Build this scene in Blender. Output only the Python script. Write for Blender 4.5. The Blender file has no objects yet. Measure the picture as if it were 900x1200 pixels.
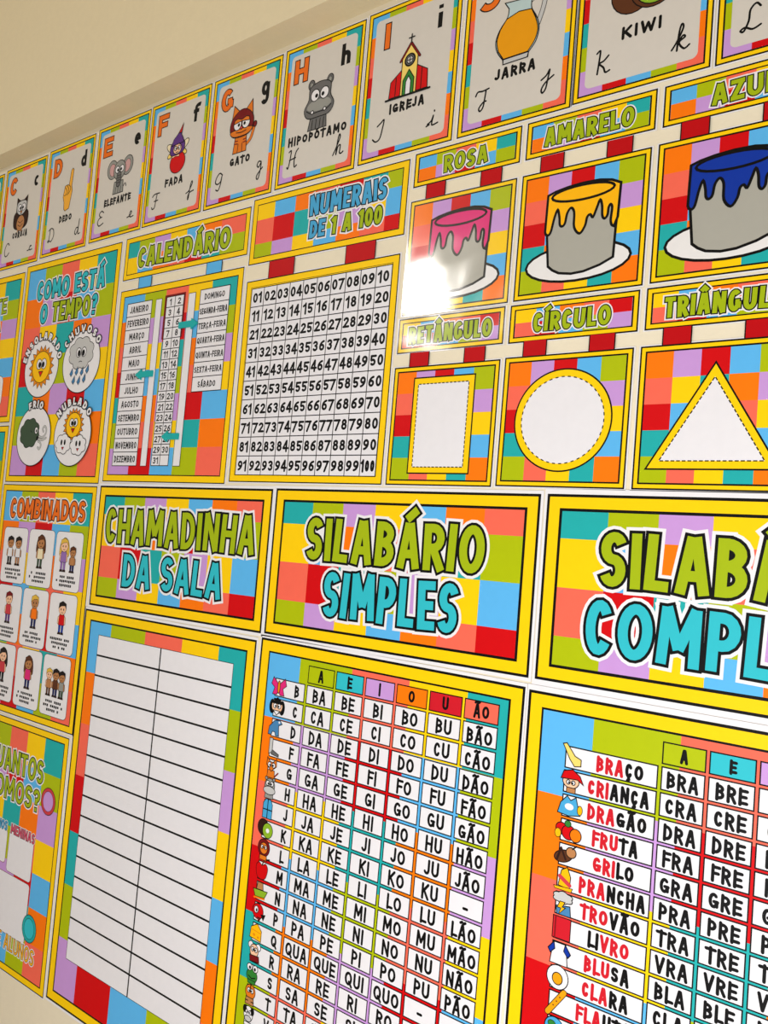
import bpy, math, random
from math import sin, cos, pi, radians
from mathutils import Vector, Matrix
from mathutils.geometry import tessellate_polygon, delaunay_2d_cdt

S = bpy.context.scene
COL = S.collection
FLOOR = 1.70            # height of the wall-coordinate origin above the floor (m)

# ------------------------------------------------------------------ camera
def rotvec(r):
    a = math.sqrt(sum(c*c for c in r)); k = [c/a for c in r]
    return Matrix.Rotation(a, 3, Vector(k))
cam_d = bpy.data.cameras.new('camera')
cam = bpy.data.objects.new('camera', cam_d); COL.objects.link(cam)
cam_d.sensor_fit = 'HORIZONTAL'; cam_d.sensor_width = 36.0
cam_d.lens = 947.856*36.0/900.0
cam_d.clip_start = 0.02
Rm = rotvec((-0.0766079906, 0.6315574467, 0.0629349910)) @ Matrix(((1,0,0),(0,-1,0),(0,0,-1)))
def w2b(v): return Vector((v[0], -v[2], v[1]))          # wall axes (right, up, out) -> world
right, down, fwd = w2b(Rm[0]), w2b(Rm[1]), w2b(Rm[2])
M = Matrix.Identity(4)
for i in range(3):
    M[i][0] = right[i]; M[i][1] = -down[i]; M[i][2] = -fwd[i]
M.translation = Vector((-0.04593, -1.12731, 0.03811+FLOOR))
cam.matrix_world = M
S.camera = cam

# ------------------------------------------------------------------ light
S.view_settings.view_transform = 'Standard'; S.view_settings.look = 'None'
S.view_settings.gamma = 1.0; S.view_settings.use_curve_mapping = False
S.view_settings.exposure = 0.0
world = bpy.data.worlds.new('room_daylight'); S.world = world; world.use_nodes = True
bg = world.node_tree.nodes['Background']
bg.inputs['Color'].default_value = (1.0, 0.94, 0.83, 1); bg.inputs['Strength'].default_value = 0.37
def area(name, loc, target, size, power, color, shape='RECTANGLE', size_y=None):
    d = bpy.data.lights.new(name, 'AREA'); d.shape = shape; d.size = size
    if size_y: d.size_y = size_y
    d.energy = power; d.color = color
    o = bpy.data.objects.new(name, d); COL.objects.link(o); o.location = loc
    o.rotation_euler = (Vector(target)-Vector(loc)).to_track_quat('-Z', 'Y').to_euler()
    return o
area('window_light', (0.2, -1.7, 1.05), (-0.65, 0, 1.2), 1.1, 38, (0.95, 0.97, 1.0), size_y=1.0)
area('ceiling_lamp_light', (-2.62, -2.50, 3.27), (-0.83, 0, 2.19), 0.30, 24, (1.0, 0.96, 0.90), shape='DISK')

# ------------------------------------------------------------------ materials
MATS = {}
def lin(c):
    c /= 255.0
    return c/12.92 if c <= 0.04045 else ((c+0.055)/1.055)**2.4
def make_mat(name, rgb, rough=0.38, coat=0.0, bump=0.0, bscale=9.0, spec=0.4, vary=0.03, croughness=0.13):
    m = bpy.data.materials.new(name); m.use_nodes = True
    nt = m.node_tree; b = nt.nodes['Principled BSDF']
    col = tuple(lin(c) for c in rgb)
    tc = nt.nodes.new('ShaderNodeTexCoord')
    nz = nt.nodes.new('ShaderNodeTexNoise'); nz.inputs['Scale'].default_value = 60.0; nz.inputs['Detail'].default_value = 2.0
    mp = nt.nodes.new('ShaderNodeMapRange'); mp.inputs['To Min'].default_value = 1-vary; mp.inputs['To Max'].default_value = 1+vary
    mx = nt.nodes.new('ShaderNodeVectorMath'); mx.operation = 'SCALE'; mx.inputs[0].default_value = col
    nt.links.new(tc.outputs['Object'], nz.inputs['Vector'])
    nt.links.new(nz.outputs['Fac'], mp.inputs['Value'])
    nt.links.new(mp.outputs['Result'], mx.inputs['Scale'])
    nt.links.new(mx.outputs['Vector'], b.inputs['Base Color'])
    b.inputs['Roughness'].default_value = rough
    b.inputs['Specular IOR Level'].default_value = spec
    b.inputs['Coat Weight'].default_value = coat; b.inputs['Coat Roughness'].default_value = croughness
    if bump:
        n2 = nt.nodes.new('ShaderNodeTexNoise'); n2.inputs['Scale'].default_value = bscale; n2.inputs['Detail'].default_value = 1.5
        bp = nt.nodes.new('ShaderNodeBump'); bp.inputs['Strength'].default_value = 1.0; bp.inputs['Distance'].default_value = bump
        nt.links.new(tc.outputs['Object'], n2.inputs['Vector'])
        nt.links.new(n2.outputs['Fac'], bp.inputs['Height'])
        if coat: nt.links.new(bp.outputs['Normal'], b.inputs['Coat Normal'])
        else: nt.links.new(bp.outputs['Normal'], b.inputs['Normal'])
    return m
PAL = dict(
 white=(236,234,238), black=(6,5,5), yellow=(255,208,0), sky=(92,182,240), lime=(176,190,0), salmon=(248,106,84),
 teal=(32,172,172), orange=(255,122,0), red=(210,0,10), lilac=(200,152,218), ink=(6,5,6), pale=(233,231,236), paper=(214,208,200),
 blueL=(70,165,215), tealL=(48,188,202), limeL=(164,184,14), orangeL=(238,112,24), redL=(205,24,40), pinkL=(215,80,110), goldL=(240,176,30),
 grey=(150,150,145), dgrey=(105,104,104), lgrey=(196,196,196), skin=(246,196,160), tan=(186,128,80), brown=(92,50,26), dbrown=(48,22,14),
 pink=(224,40,122), gold=(255,186,6), blue=(10,52,160), navy=(16,26,92), straw=(246,214,110), maroon=(120,14,20),
 green=(46,128,48), dgreen=(62,82,62), kiwi=(140,180,40), hand=(244,176,60), cream=(240,226,190), purple=(92,50,130), cat=(226,120,30),
 juice=(236,158,8), glassp=(186,208,210), drop=(70,130,180), sun=(255,196,0), sunray=(232,140,10), plate=(235,233,233), can=(172,170,160), mouse=(206,160,160),
 rose=(206,60,70), strap=(190,0,12), hair=(30,20,18), blond=(228,186,70), violet=(150,110,180))
def mat(k, gloss=False):
    key = k+('_laminated' if gloss else '_print')
    if key not in MATS:
        MATS[key] = make_mat(key, PAL[k], rough=0.5 if not gloss else 0.35, coat=0.0 if not gloss else 1.0,
                             bump=0.0 if not gloss else 0.006, bscale=7.0, spec=0.16)
    return MATS[key]

# ------------------------------------------------------------------ mesh builder in poster millimetres
class MB:
    """collects flat printed shapes; u right, v down, z out of the wall (mm)"""
    def __init__(s, po): s.po = po; s.v = []; s.f = []; s.m = []; s.mats = []; s.sp = {}
    def mi(s, k):
        if k not in s.mats: s.mats.append(k)
        return s.mats.index(k)
    def addv(s, pts, z):
        n = len(s.v); s.v += [(u, v, z) for u, v in pts]; return n
    def convex(s, pts, k, z):
        n = s.addv(pts, z); s.f.append(tuple(range(n, n+len(pts)))); s.m.append(s.mi(k))
    def poly(s, pts, k, z):
        n = s.addv(pts, z)
        for t in tessellate_polygon([[Vector((u, v, 0)) for u, v in pts]]):
            s.f.append(tuple(n+i for i in t)); s.m.append(s.mi(k))
    def rect(s, u0, v0, u1, v1, k, z): s.convex([(u0,v0),(u1,v0),(u1,v1),(u0,v1)], k, z)
    def ring(s, o, i, k, z):
        """rectangular frame between rects o and i"""
        a = [(o[0],o[1]),(o[2],o[1]),(o[2],o[3]),(o[0],o[3])]; b = [(i[0],i[1]),(i[2],i[1]),(i[2],i[3]),(i[0],i[3])]
        for j in range(4):
            q = (j+1) % 4; s.convex([a[j], a[q], b[q], b[j]], k, z)
    def box(s, u0, v0, u1, v1, k, z0, z1): s.prism([(u0,v0),(u1,v0),(u1,v1),(u0,v1)], k, z0, z1)
    def prism(s, pts, k, z0, z1, kside=None):
        n = s.addv(pts, z0); m = s.addv(pts, z1); c = len(pts)
        for t in tessellate_polygon([[Vector((u, v, 0)) for u, v in pts]]):
            s.f.append(tuple(m+i for i in t)); s.m.append(s.mi(k))
            s.f.append(tuple(n+i for i in reversed(t))); s.m.append(s.mi(k))
        for j in range(c):
            q = (j+1) % c; s.f.append((n+j, n+q, m+q, m+j)); s.m.append(s.mi(kside or k))
    def stroke(s, pts, hw, k, z, ext=0.0, rnd=False, closed=False):
        P = [Vector(p) for p in pts]
        Q = [P[0]]
        for p in P[1:]:
            if (p-Q[-1]).length > 1e-4: Q.append(p)
        if closed and (Q[0]-Q[-1]).length < 1e-4: Q.pop()
        if len(Q) < 2: return
        if closed:
            n = len(Q); runs = [Q]; 
            L = []; R = []
            for i in range(n):
                d0 = (Q[i]-Q[i-1]).normalized(); d1 = (Q[(i+1) % n]-Q[i]).normalized()
                t = (d0+d1); t = t.normalized() if t.length > 1e-5 else d1
                nn = Vector((-t.y, t.x)); c = max(0.35, nn.dot(Vector((-d1.y, d1.x))))
                L.append(Q[i]+nn*hw/c); R.append(Q[i]-nn*hw/c)
            for i in range(n):
                j = (i+1) % n; s.scat([L[i], L[j], R[j], R[i]], k, z)
            return
        # split at sharp corners
        runs = []; cur = [Q[0]]
        for i in range(1, len(Q)):
            cur.append(Q[i])
            if i < len(Q)-1:
                a = (Q[i]-Q[i-1]).normalized(); b = (Q[i+1]-Q[i]).normalized()
                if a.dot(b) < 0.45: runs.append((cur, True)); cur = [Q[i]]
        runs.append((cur, False))
        for ri, (q, sharp_end) in enumerate(runs):
            q = [p.copy() for p in q]
            e0 = ext if ri == 0 else (0 if rnd else hw); e1 = (0 if rnd else hw) if sharp_end else ext
            d = (q[0]-q[1]).normalized(); q[0] += d*e0
            d = (q[-1]-q[-2]).normalized(); q[-1] += d*e1
            L = []; R = []
            for i in range(len(q)):
                d0 = (q[i]-q[i-1]).normalized() if i else (q[1]-q[0]).normalized()
                d1 = (q[i+1]-q[i]).normalized() if i < len(q)-1 else d0
                t = (d0+d1).normalized(); nn = Vector((-t.y, t.x)); c = max(0.4, nn.dot(Vector((-d1.y, d1.x))))
                L.append(q[i]+nn*hw/c); R.append(q[i]-nn*hw/c)
            for i in range(len(q)-1): s.scat([L[i], L[i+1], R[i+1], R[i]], k, z)
            if rnd:
                for e in (q[0], q[-1]):
                    s.scat([(e.x+hw*cos(a*pi/4), e.y+hw*sin(a*pi/4)) for a in range(8)], k, z)
    def scat(s, pts, k, z): s.sp.setdefault((k, round(z, 4)), []).append([(p[0], p[1]) for p in pts])
    def merge(s):
        """overlapping strokes of one colour and layer become one flat outline"""
        for (k, z), polys in s.sp.items():
            V, F = [], []
            for p in polys:
                for j in range(1, len(p)-1):
                    t = [p[0], p[j], p[j+1]]
                    ar = (t[1][0]-t[0][0])*(t[2][1]-t[0][1])-(t[2][0]-t[0][0])*(t[1][1]-t[0][1])
                    if abs(ar) < 1e-5: continue
                    if ar < 0: t = [t[0], t[2], t[1]]
                    F.append([len(V), len(V)+1, len(V)+2]); V += [Vector(q) for q in t]
            if not F: continue
            v2, e2, f2, ov, oe, of = delaunay_2d_cdt(V, [], F, 1, 1e-4)
            n = s.addv([(q.x, q.y) for q in v2], z); mi = s.mi(k)
            for f, o in zip(f2, of):
                if o: s.f.append(tuple(n+i for i in f)); s.m.append(mi)
        s.sp = {}
    def build(s, name, parent, gloss=False, label=None, mats=None):
        s.merge()
        me = bpy.data.meshes.new(name); w, h = s.po.w, s.po.h
        vs = [((u-w/2)/1000, -z/1000, (h-v)/1000) for u, v, z in s.v]
        fs = []
        for f in s.f:
            fs.append(f)
        me.from_pydata(vs, [], fs)
        for k in s.mats: me.materials.append(mat(k, gloss))
        me.polygons.foreach_set('material_index', s.m)
        me.update()
        # printed faces look out into the room
        import bmesh
        bm = bmesh.new(); bm.from_mesh(me)
        flip = [f for f in bm.faces if abs(f.normal.y) > 0.9 and f.normal.y > 0 and not s.solid]
        if flip: bmesh.ops.reverse_faces(bm, faces=flip)
        if s.solid: bmesh.ops.recalc_face_normals(bm, faces=bm.faces[:])
        bm.to_mesh(me); bm.free()
        o = bpy.data.objects.new(name, me); COL.objects.link(o); o.parent = parent
        if label: o['label'] = label
        return o
    solid = False

def ellp(cx, cy, rx, ry, n=28, a0=0, a1=360):
    st = n if abs(a1-a0) < 360 else n
    return [(cx+rx*cos(radians(a0+(a1-a0)*i/st)), cy+ry*sin(radians(a0+(a1-a0)*i/st))) for i in range(st+(0 if abs(a1-a0) >= 360 else 1))]
def rrect(u0, v0, u1, v1, r, n=5):
    pts = []
    for cx, cy, a in ((u1-r,v0+r,-90),(u1-r,v1-r,0),(u0+r,v1-r,90),(u0+r,v0+r,180)):
        pts += [(cx+r*cos(radians(a+90*i/n)), cy+r*sin(radians(a+90*i/n))) for i in range(n+1)]
    return pts
def smooth(pts, n=5, closed=False):
    P = [Vector(p) for p in pts]; out = []
    N = len(P); rng = N if closed else N-1
    for i in range(rng):
        if closed: p0, p1, p2, p3 = P[i-1], P[i], P[(i+1) % N], P[(i+2) % N]
        else: p0, p1, p2, p3 = P[max(i-1,0)], P[i], P[i+1], P[min(i+2,N-1)]
        for j in range(n):
            t = j/n
            q = 0.5*((2*p1)+(p2-p0)*t+(2*p0-5*p1+4*p2-p3)*t*t+(3*p1-p0-3*p2+p3)*t**3)
            out.append((q.x, q.y))
    if not closed: out.append((P[-1].x, P[-1].y))
    return out

# ------------------------------------------------------------------ stroke lettering
def arc(cx, cy, rx, ry, a0, a1, n=14):
    return [(cx+rx*cos(radians(a0+(a1-a0)*i/n)), cy+ry*sin(radians(a0+(a1-a0)*i/n))) for i in range(n+1)]
WID = dict(A=.66,B=.56,C=.54,D=.60,E=.50,F=.50,G=.62,H=.62,I=.20,J=.46,K=.60,L=.48,M=.78,N=.64,O=.66,P=.55,Q=.68,R=.58,S=.54,T=.56,U=.62,V=.64,W=.86,X=.6,Y=.6,Z=.56)
for d_ in '0123456789': WID[d_] = .56
WID['1'] = .34
WID.update({' ':.30,'-':.36,'?':.50,':':.2,'c':.46,'d':.5,'e':.5,'f':.4,'g':.5,'h':.5,'i':.18,'j':.3,'k':.48,'l':.18,'!':.2})
ACC = {'Á':('A',"'"),'Â':('A','^'),'Ã':('A','~'),'É':('E',"'"),'Í':('I',"'"),'Ó':('O',"'"),'Ç':('C',','),'Ô':('O','^')}
def glyph(ch, r, w, rx_):
    """centre lines in a box w x 1 (v down); r = half stroke (in heights), rx_ = half stroke measured along u"""
    q = rx_; c = w/2
    if ch in ACC:
        base, a = ACC[ch]; L = glyph(base, r, w, rx_)
        if a == "'": L.append([(c-.09, -.07), (c+.2, -.29)])
        if a == '^': L.append([(c-.16,-.10),(c,-.25),(c+.16,-.10)])
        if a == '~': L.append([(c-.2,-.16),(c-.08,-.24),(c+.08,-.16),(c+.2,-.24)])
        if a == ',': L.append([(c, 1.0), (c+.04, 1.1), (c-.06, 1.18)])
        return L
    E = lambda a0, a1, n=18: arc(c, .5, c-q, .5-r, a0, a1, n)
    G = {
     'A': lambda: [[(q,1),(c-q*.3,0)], [(w-q,1),(c+q*.3,0)], [(w*.26,.68),(w*.74,.68)]],
     'B': lambda: [[(q,0),(q,1)], [(q,r),(w*.3,r)]+arc(w*.3,(r+.47)/2,w*.64-q,(.47-r)/2,-90,90,10)+[(q,.47)], [(q,.47),(w*.34,.47)]+arc(w*.34,(1-r+.47)/2,w*.66-q,(1-r-.47)/2,-90,90,10)+[(q,1-r)]],
     'C': lambda: [E(-38,-322)],
     'D': lambda: [[(q,0),(q,1)], [(q,r),(w*.35,r)]+arc(w*.35,.5,w*.65-q,.5-r,-90,90,12)+[(q,1-r)]],
     'E': lambda: [[(q,0),(q,1)], [(q,r),(w,r)], [(q,.5),(w*.9,.5)], [(q,1-r),(w,1-r)]],
     'F': lambda: [[(q,0),(q,1)], [(q,r),(w,r)], [(q,.5),(w*.88,.5)]],
     'G': lambda: [E(-48,-345), [(w*.55,.56),(w-q*.6,.56)], [(w-q,.56),(w-q,.86)]],
     'H': lambda: [[(q,0),(q,1)], [(w-q,0),(w-q,1)], [(q,.5),(w-q,.5)]],
     'I': lambda: [[(c,0),(c,1)]],
     'J': lambda: [[(w-q,0),(w-q,.66)]+arc(w*.45,.66,w*.55-q,.34-r,0,150,10)],
     'K': lambda: [[(q,0),(q,1)], [(w-q*.8,0),(q,.58)], [(w*.36,.44),(w-q*.6,1)]],
     'L': lambda: [[(q,0),(q,1)], [(q,1-r),(w,1-r)]],
     'M': lambda: [[(q,1),(q*1.3,0)], [(q*1.3,.0),(c,.72)], [(w-q*1.3,.0),(c,.72)], [(w-q,1),(w-q*1.3,0)]],
     'N': lambda: [[(q,1),(q,0)], [(q,0),(w-q,1)], [(w-q,1),(w-q,0)]],
     'O': lambda: [E(0,360,26)],
     'P': lambda: [[(q,0),(q,1)], [(q,r),(w*.45,r)]+arc(w*.45,(r+.56)/2,w*.55-q,(.56-r)/2,-90,90,8)+[(q,.56)]],
     'Q': lambda: [E(0,360,26), [(w*.6,.72),(w*.95,1.04)]],
     'R': lambda: [[(q,0),(q,1)], [(q,r),(w*.45,r)]+arc(w*.45,(r+.52)/2,w*.53-q,(.52-r)/2,-90,90,8)+[(q,.52)], [(w*.45,.52),(w-q*.7,1)]],
     'S': lambda: [arc(c,(r+.5)/2,c-q,(.5-r)/2,-25,-270,14)[:-1]+arc(c,(1.5-r)/2,c-q,(.5-r)/2,-90,155,14)],
     'T': lambda: [[(c,0),(c,1)], [(0,r),(w,r)]],
     'U': lambda: [[(q,0),(q,.62)]+arc(c,.62,c-q,.38-r,180,0,12)+[(w-q,0)]],
     'V': lambda: [[(q*.8,0),(c,1)], [(w-q*.8,0),(c,1)]],
     'W': lambda: [[(q*.8,0),(w*.27,1)], [(w*.27,1),(c,.2)], [(c,.2),(w*.73,1)], [(w*.73,1),(w-q*.8,0)]],
     'X': lambda: [[(q,0),(w-q,1)], [(w-q,0),(q,1)]],
     'Y': lambda: [[(q,0),(c,.5),(c,1)], [(w-q,0),(c,.5)]],
     'Z': lambda: [[(0,r),(w,r)], [(w-q,r),(q,1-r)], [(0,1-r),(w,1-r)]],
     '0': lambda: [E(0,360,24)],
     '1': lambda: [[(w-q,0),(w-q,1)], [(w-q,r*.6),(0,.25)]],
     '2': lambda: [arc(c,.30,c-q,.30-r,195,400,12)+[(q,1-r)], [(q*.4,1-r),(w,1-r)]],
     '3': lambda: [arc(c-.02,(r+.47)/2,c-q,(.47-r)/2,-150,90,10), arc(c-.02,(1-r+.47)/2,c-q,(1-r-.47)/2,-90,150,10)],
     '4': lambda: [[(w*.7,1),(w*.7,0)], [(w*.66,.02),(q*.5,.68)], [(q*.4,.70),(w,.70)]],
     '5': lambda: [[(w*.95,r),(q,r)], [(q*1.2,r),(q,.46)], arc(c-.02,.67,c-q,.33-r,-130,140,12)],
     '6': lambda: [arc(c,.67,c-q,.33-r,0,360,18), [(q,.67)]+arc(w*.95,.62,w*.95-q,.62-r,182,262,8)],
     '7': lambda: [[(0,r),(w-q*.4,r)], [(w-q,r),(w*.3,1)]],
     '8': lambda: [arc(c,(r+.47)/2,c-q*1.3,(.47-r)/2,0,360,16), arc(c,(1-r+.47)/2,c-q,(1-r-.47)/2,0,360,18)],
     '9': lambda: [arc(c,.33,c-q,.33-r,0,360,18), [(w-q,.33)]+arc(w*.05,.38,w*.95-q,.62-r,2,80,8)],
     '-': lambda: [[(w*.1,.56),(w*.9,.56)]],
     ':': lambda: [[(c,.3),(c,.42)],[(c,.75),(c,.87)]],
     '?': lambda: [arc(c,.28,c-q,.28-r,190,450,12)+[(c,.68)], [(c,.84),(c,1)]],
     'c': lambda: [arc(c,.66,c-q,.34-r,-45,-315,14)],
     'd': lambda: [arc(c,.66,c-q,.34-r,0,360,18), [(w-q,0),(w-q,1)]],
     'e': lambda: [[(q,.66),(w-q,.66)]+arc(c,.66,c-q,.34-r,0,-310,16)],
     'f': lambda: [arc(w*.78,.24,w*.42,.24-r,-60,-180,8)+[(w*.36,1)], [(0,.42),(w*.8,.42)]],
     'g': lambda: [arc(c,.62,c-q,.3-r*.5,0,360,18), [(w-q,.34),(w-q,1.06)]+arc(c,1.06,c-q,.26,0,150,8)],
     'h': lambda: [[(q,0),(q,1)], [(q,.66)]+arc(c,.62,c-q,.28-r,180,360,10)+[(w-q,1)]],
     'i': lambda: [[(c,.34),(c,1)], [(c,.02),(c,.18)]],
     'j': lambda: [[(w-q,.34),(w-q,1.1)]+arc(c,1.1,c-q,.18,0,140,6), [(w-q,.02),(w-q,.18)]],
     'k': lambda: [[(q,0),(q,1)], [(w-q,.36),(q,.72)], [(w*.35,.6),(w-q*.5,1)]],
     'l': lambda: [[(c,0),(c,1)]],
    }
    return G[ch]()
def cw(ch): return WID[ACC[ch][0]] if ch in ACC else WID[ch]
def text(mb, s, u0, u1, v0, v1, r, specs, z, gap=.08, jit=0, rnd=False, fills=None, slope=0.0, rise=0.0, zst=.05):
    """s fitted between u0..u1, v0..v1.  specs = [(extra half width, material)] from bottom to top; fills = per-character top material"""
    H = v1-v0; tot = sum(cw(c) for c in s)+gap*(len(s)-1)
    sx = (u1-u0)/(tot*H); rs = r/H
    x = 0; rg = random.Random(hash_s(s))
    for i, ch in enumerate(s):
        w = cw(ch)
        if ch != ' ':
            ang = (rg.uniform(-1,1)*jit); dv = rg.uniform(-1,1)*jit*.006*H
            uc = u0+(x+w/2)*H*sx; t = (uc-u0)/(u1-u0) if u1 > u0 else 0
            vc = (v0+v1)/2+dv+rise*t
            ca, sa = cos(ang*pi/180), sin(ang*pi/180)
            for pl in glyph(ch, rs, w, min(rs/sx, w*.45)):
                pts = []
                for a, b in pl:
                    du, dvv = (a-w/2)*H*sx, (b-.5)*H
                    pts.append((uc+du*ca-dvv*sa+slope*(0), vc+du*sa+dvv*ca))
                n = len(specs); closed = (abs(pl[0][0]-pl[-1][0])+abs(pl[0][1]-pl[-1][1]) < 1e-6) and len(pl) > 8
                for li, (ex, m) in enumerate(specs):
                    k = m
                    if li == n-1 and fills: k = fills[i]
                    mb.stroke(pts, r+ex, k, z+li*zst, ext=ex, rnd=rnd, closed=closed)
        x += w+gap
def hash_s(s): return sum((i+3)*ord(c) for i, c in enumerate(s)) % 1000
def ctext(mb, s, uc, vc, H, r, k, z, maxw=None, cond=.82, gap=.14, fills=None):
    nat = (sum(cw(c) for c in s)+gap*(len(s)-1))*H*cond
    if maxw: nat = min(nat, maxw)
    text(mb, s, uc-nat/2, uc+nat/2, vc-H/2, vc+H/2, r, [(0, k)], z, gap=gap, rnd=True, fills=fills)
CUR = {  # handwriting centre lines in a unit box (x right, y down)
 'C': [[(.85,.2),(.6,.02),(.25,.2),(.08,.6),(.25,.95),(.6,.95),(.9,.75)]],
 'c': [[(.0,.98),(.3,.95),(.45,.7),(.75,.62),(.55,.6),(.4,.8),(.5,.98),(.95,.95)]],
 'D': [[(.3,.1),(.25,.5),(.15,.95),(.02,.9),(.2,.85),(.55,.95),(.9,.6),(.8,.15),(.4,.02),(.05,.15)]],
 'd': [[(.6,.55),(.3,.55),(.1,.8),(.3,.97),(.6,.7),(.75,.0),(.65,.8),(.75,.97),(1,.93)]],
 'E': [[(.8,.15),(.5,.02),(.2,.2),(.45,.42),(.6,.42),(.2,.5),(.05,.75),(.3,.98),(.85,.85)]],
 'e': [[(.0,.95),(.4,.85),(.65,.6),(.5,.5),(.35,.75),(.5,.97),(.95,.93)]],
 'F': [[(.05,.2),(.3,.06),(.9,.05)],[(.6,.06),(.5,.5),(.4,.9),(.15,.97),(.05,.85)],[(.3,.5),(.75,.48)]],
 'f': [[(.0,.62),(.4,.5),(.75,.12),(.65,.0),(.5,.3),(.4,.9),(.3,1.0),(.3,.8),(.5,.62),(1,.55)]],
 'G': [[(.8,.15),(.5,.0),(.2,.2),(.1,.5),(.35,.62),(.65,.5),(.75,.2),(.65,.7),(.45,1.0),(.2,.92)]],
 'g': [[(.75,.1),(.45,.05),(.3,.25),(.5,.36),(.75,.15),(.7,.6),(.55,.97),(.35,.95),(.4,.75),(.95,.42)]],
 'H': [[(.1,.1),(.3,.05),(.25,.5),(.12,.97),(.0,.9)],[(.95,.02),(.75,.2),(.65,.6),(.7,.97),(.9,.9)],[(.2,.55),(.75,.48)]],
 'h': [[(.0,.97),(.3,.6),(.6,.15),(.5,.0),(.38,.3),(.3,.97),(.45,.6),(.68,.55),(.65,.9),(.8,.97),(1,.9)]],
 'I': [[(.35,.25),(.6,.12),(.85,.0),(.75,.5),(.6,.9),(.3,1.0),(.05,.85)]],
 'i': [[(.1,.85),(.4,.7),(.55,.4),(.45,.85),(.55,.97),(.95,.9)],[(.6,.1),(.62,.16)],[(.0,.97),(.25,.9)]],
 'J': [[(.0,.25),(.15,.08),(.5,.1),(.95,.05)],[(.75,.08),(.68,.5),(.6,.85),(.4,1.0),(.3,.85),(.6,.62),(.8,.6)]],
 'j': [[(.1,.45),(.45,.3),(.65,.1),(.55,.5),(.45,.85),(.25,1.0),(.15,.85),(.4,.6),(.95,.38)]],
 'K': [[(.2,.1),(.38,.02),(.34,.5),(.28,.97)],[(.85,.3),(.6,.48),(.36,.55),(.6,.75),(.72,.97),(.95,.93)]],
 'k': [[(.0,.9),(.3,.6),(.6,.15),(.5,.0),(.38,.3),(.3,.97)],[(.36,.65),(.6,.45),(.72,.52),(.4,.68),(.7,.95),(1,.85)]],
 'L': [[(.9,.15),(.7,.0),(.45,.2),(.4,.6),(.2,.95),(.05,.9),(.25,.82),(.6,.95),(.95,.85)]],
}
def cursive(mb, ch, u0, v0, u1, v1, hw, k, z):
    for pl in CUR[ch]:
        mb.stroke(smooth([(u0+a*(u1-u0), v0+b*(v1-v0)) for a, b in pl], 5), hw, k, z, rnd=True)

# ------------------------------------------------------------------ posters
class Poster:
    def __init__(s, name, label, cat, cx, cy, w, h, t=0.0, group=None, gloss=False, margin=(2.0, 2.0)):
        """cx, cy in wall metres, w, h in metres"""
        s.w, s.h, s.gloss = w*1000, h*1000, gloss
        o = bpy.data.objects.new(name, None); COL.objects.link(o); o.empty_display_size = .05
        o.location = (cx+sin(t)*h/2, -0.0004, cy-cos(t)*h/2+FLOOR); o.rotation_euler = (0, -t, 0)
        o['label'] = label; o['category'] = cat
        if group: o['group'] = group
        s.root = o; s.z = 1.6
        m = s.mb(); m.solid = True
        m.box(-margin[0], -margin[1], s.w+margin[0], s.h+margin[1], 'white', 0.0, 1.5)
        m.build('backing_sheet', o, gloss, 'white sheet edge')
    def mb(s): return MB(s)
    def up(s, d=.05): s.z += d; return s.z
    def frame(s, lo, inn, li, top=None):
        """outer black line lo mm, yellow to inn mm, inner black line li mm"""
        m = s.mb(); W, H = s.w, s.h; z = s.up()
        m.ring((0,0,W,H), (lo,lo,W-lo,H-lo), 'black', z)
        m.ring((lo,lo,W-lo,H-lo), (inn,inn,W-inn,H-inn), 'yellow', z)
        m.ring((inn,inn,W-inn,H-inn), (inn+li,inn+li,W-inn-li,H-inn-li), 'black', z)
        m.build('yellow_border', s.root, s.gloss, 'yellow border with black outlines')
        s.inn = inn+li
    def mosaic(s, rows, us=None, vs=None, hole=None):
        m = s.mb(); a = s.inn; nr, nc = len(rows), len(rows[0]); z = s.up()
        us = us or [a+(s.w-2*a)*i/nc for i in range(nc+1)]
        vs = vs or [a+(s.h-2*a)*i/nr for i in range(nr+1)]
        for r in range(nr):
            for c in range(nc): m.rect(us[c], vs[r], us[c+1], vs[r+1], rows[r][c], z)
        m.build('colour_block_print', s.root, s.gloss, 'blocks of bright colour')
R_ = [l.split() for l in (
 'sky lime salmon yellow teal', 'orange lilac red sky lime', 'salmon yellow teal orange lilac', 'red sky lime salmon yellow',
 'teal orange lilac red sky', 'lime salmon yellow teal orange', 'lilac red sky lime salmon')]
HEAD = [l.split() for l in (
 'teal lime lilac yellow sky orange salmon', 'yellow sky orange salmon red teal lime', 'salmon red teal lime lilac yellow sky', 'lime lilac yellow sky orange salmon red')]

# ---- structure -----------------------------------------------------
def struct(name, verts, faces, m, label):
    me = bpy.data.meshes.new(name); me.from_pydata(verts, [], faces); me.materials.append(m); me.update()
    o = bpy.data.objects.new(name, me); COL.objects.link(o); o['kind'] = 'structure'; o['label'] = label; o['category'] = name.split('_')[0]
    return o
def boxv(x0, y0, z0, x1, y1, z1):
    v = [(x0,y0,z0),(x1,y0,z0),(x1,y1,z0),(x0,y1,z0),(x0,y0,z1),(x1,y0,z1),(x1,y1,z1),(x0,y1,z1)]
    return v, [(0,3,2,1),(4,5,6,7),(0,1,5,4),(1,2,6,5),(2,3,7,6),(3,0,4,7)]
wall_m = make_mat('cream_wall_paint', (236,225,200), rough=.7, bump=.0006, bscale=160, spec=.2)
beam_m = make_mat('cream_beam_paint', (230,216,182), rough=.7, bump=.0006, bscale=160, spec=.2)
floor_m = make_mat('beige_floor_tiles', (190,176,156), rough=.4, spec=.3)
struct('wall_back', *boxv(-4.2, 0, 0, 2.6, .15, 3.3), wall_m, 'cream painted classroom wall behind the posters')
struct('floor', *boxv(-4.2, -5.0, -.1, 2.6, 0, 0), floor_m, 'beige classroom floor')
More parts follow.
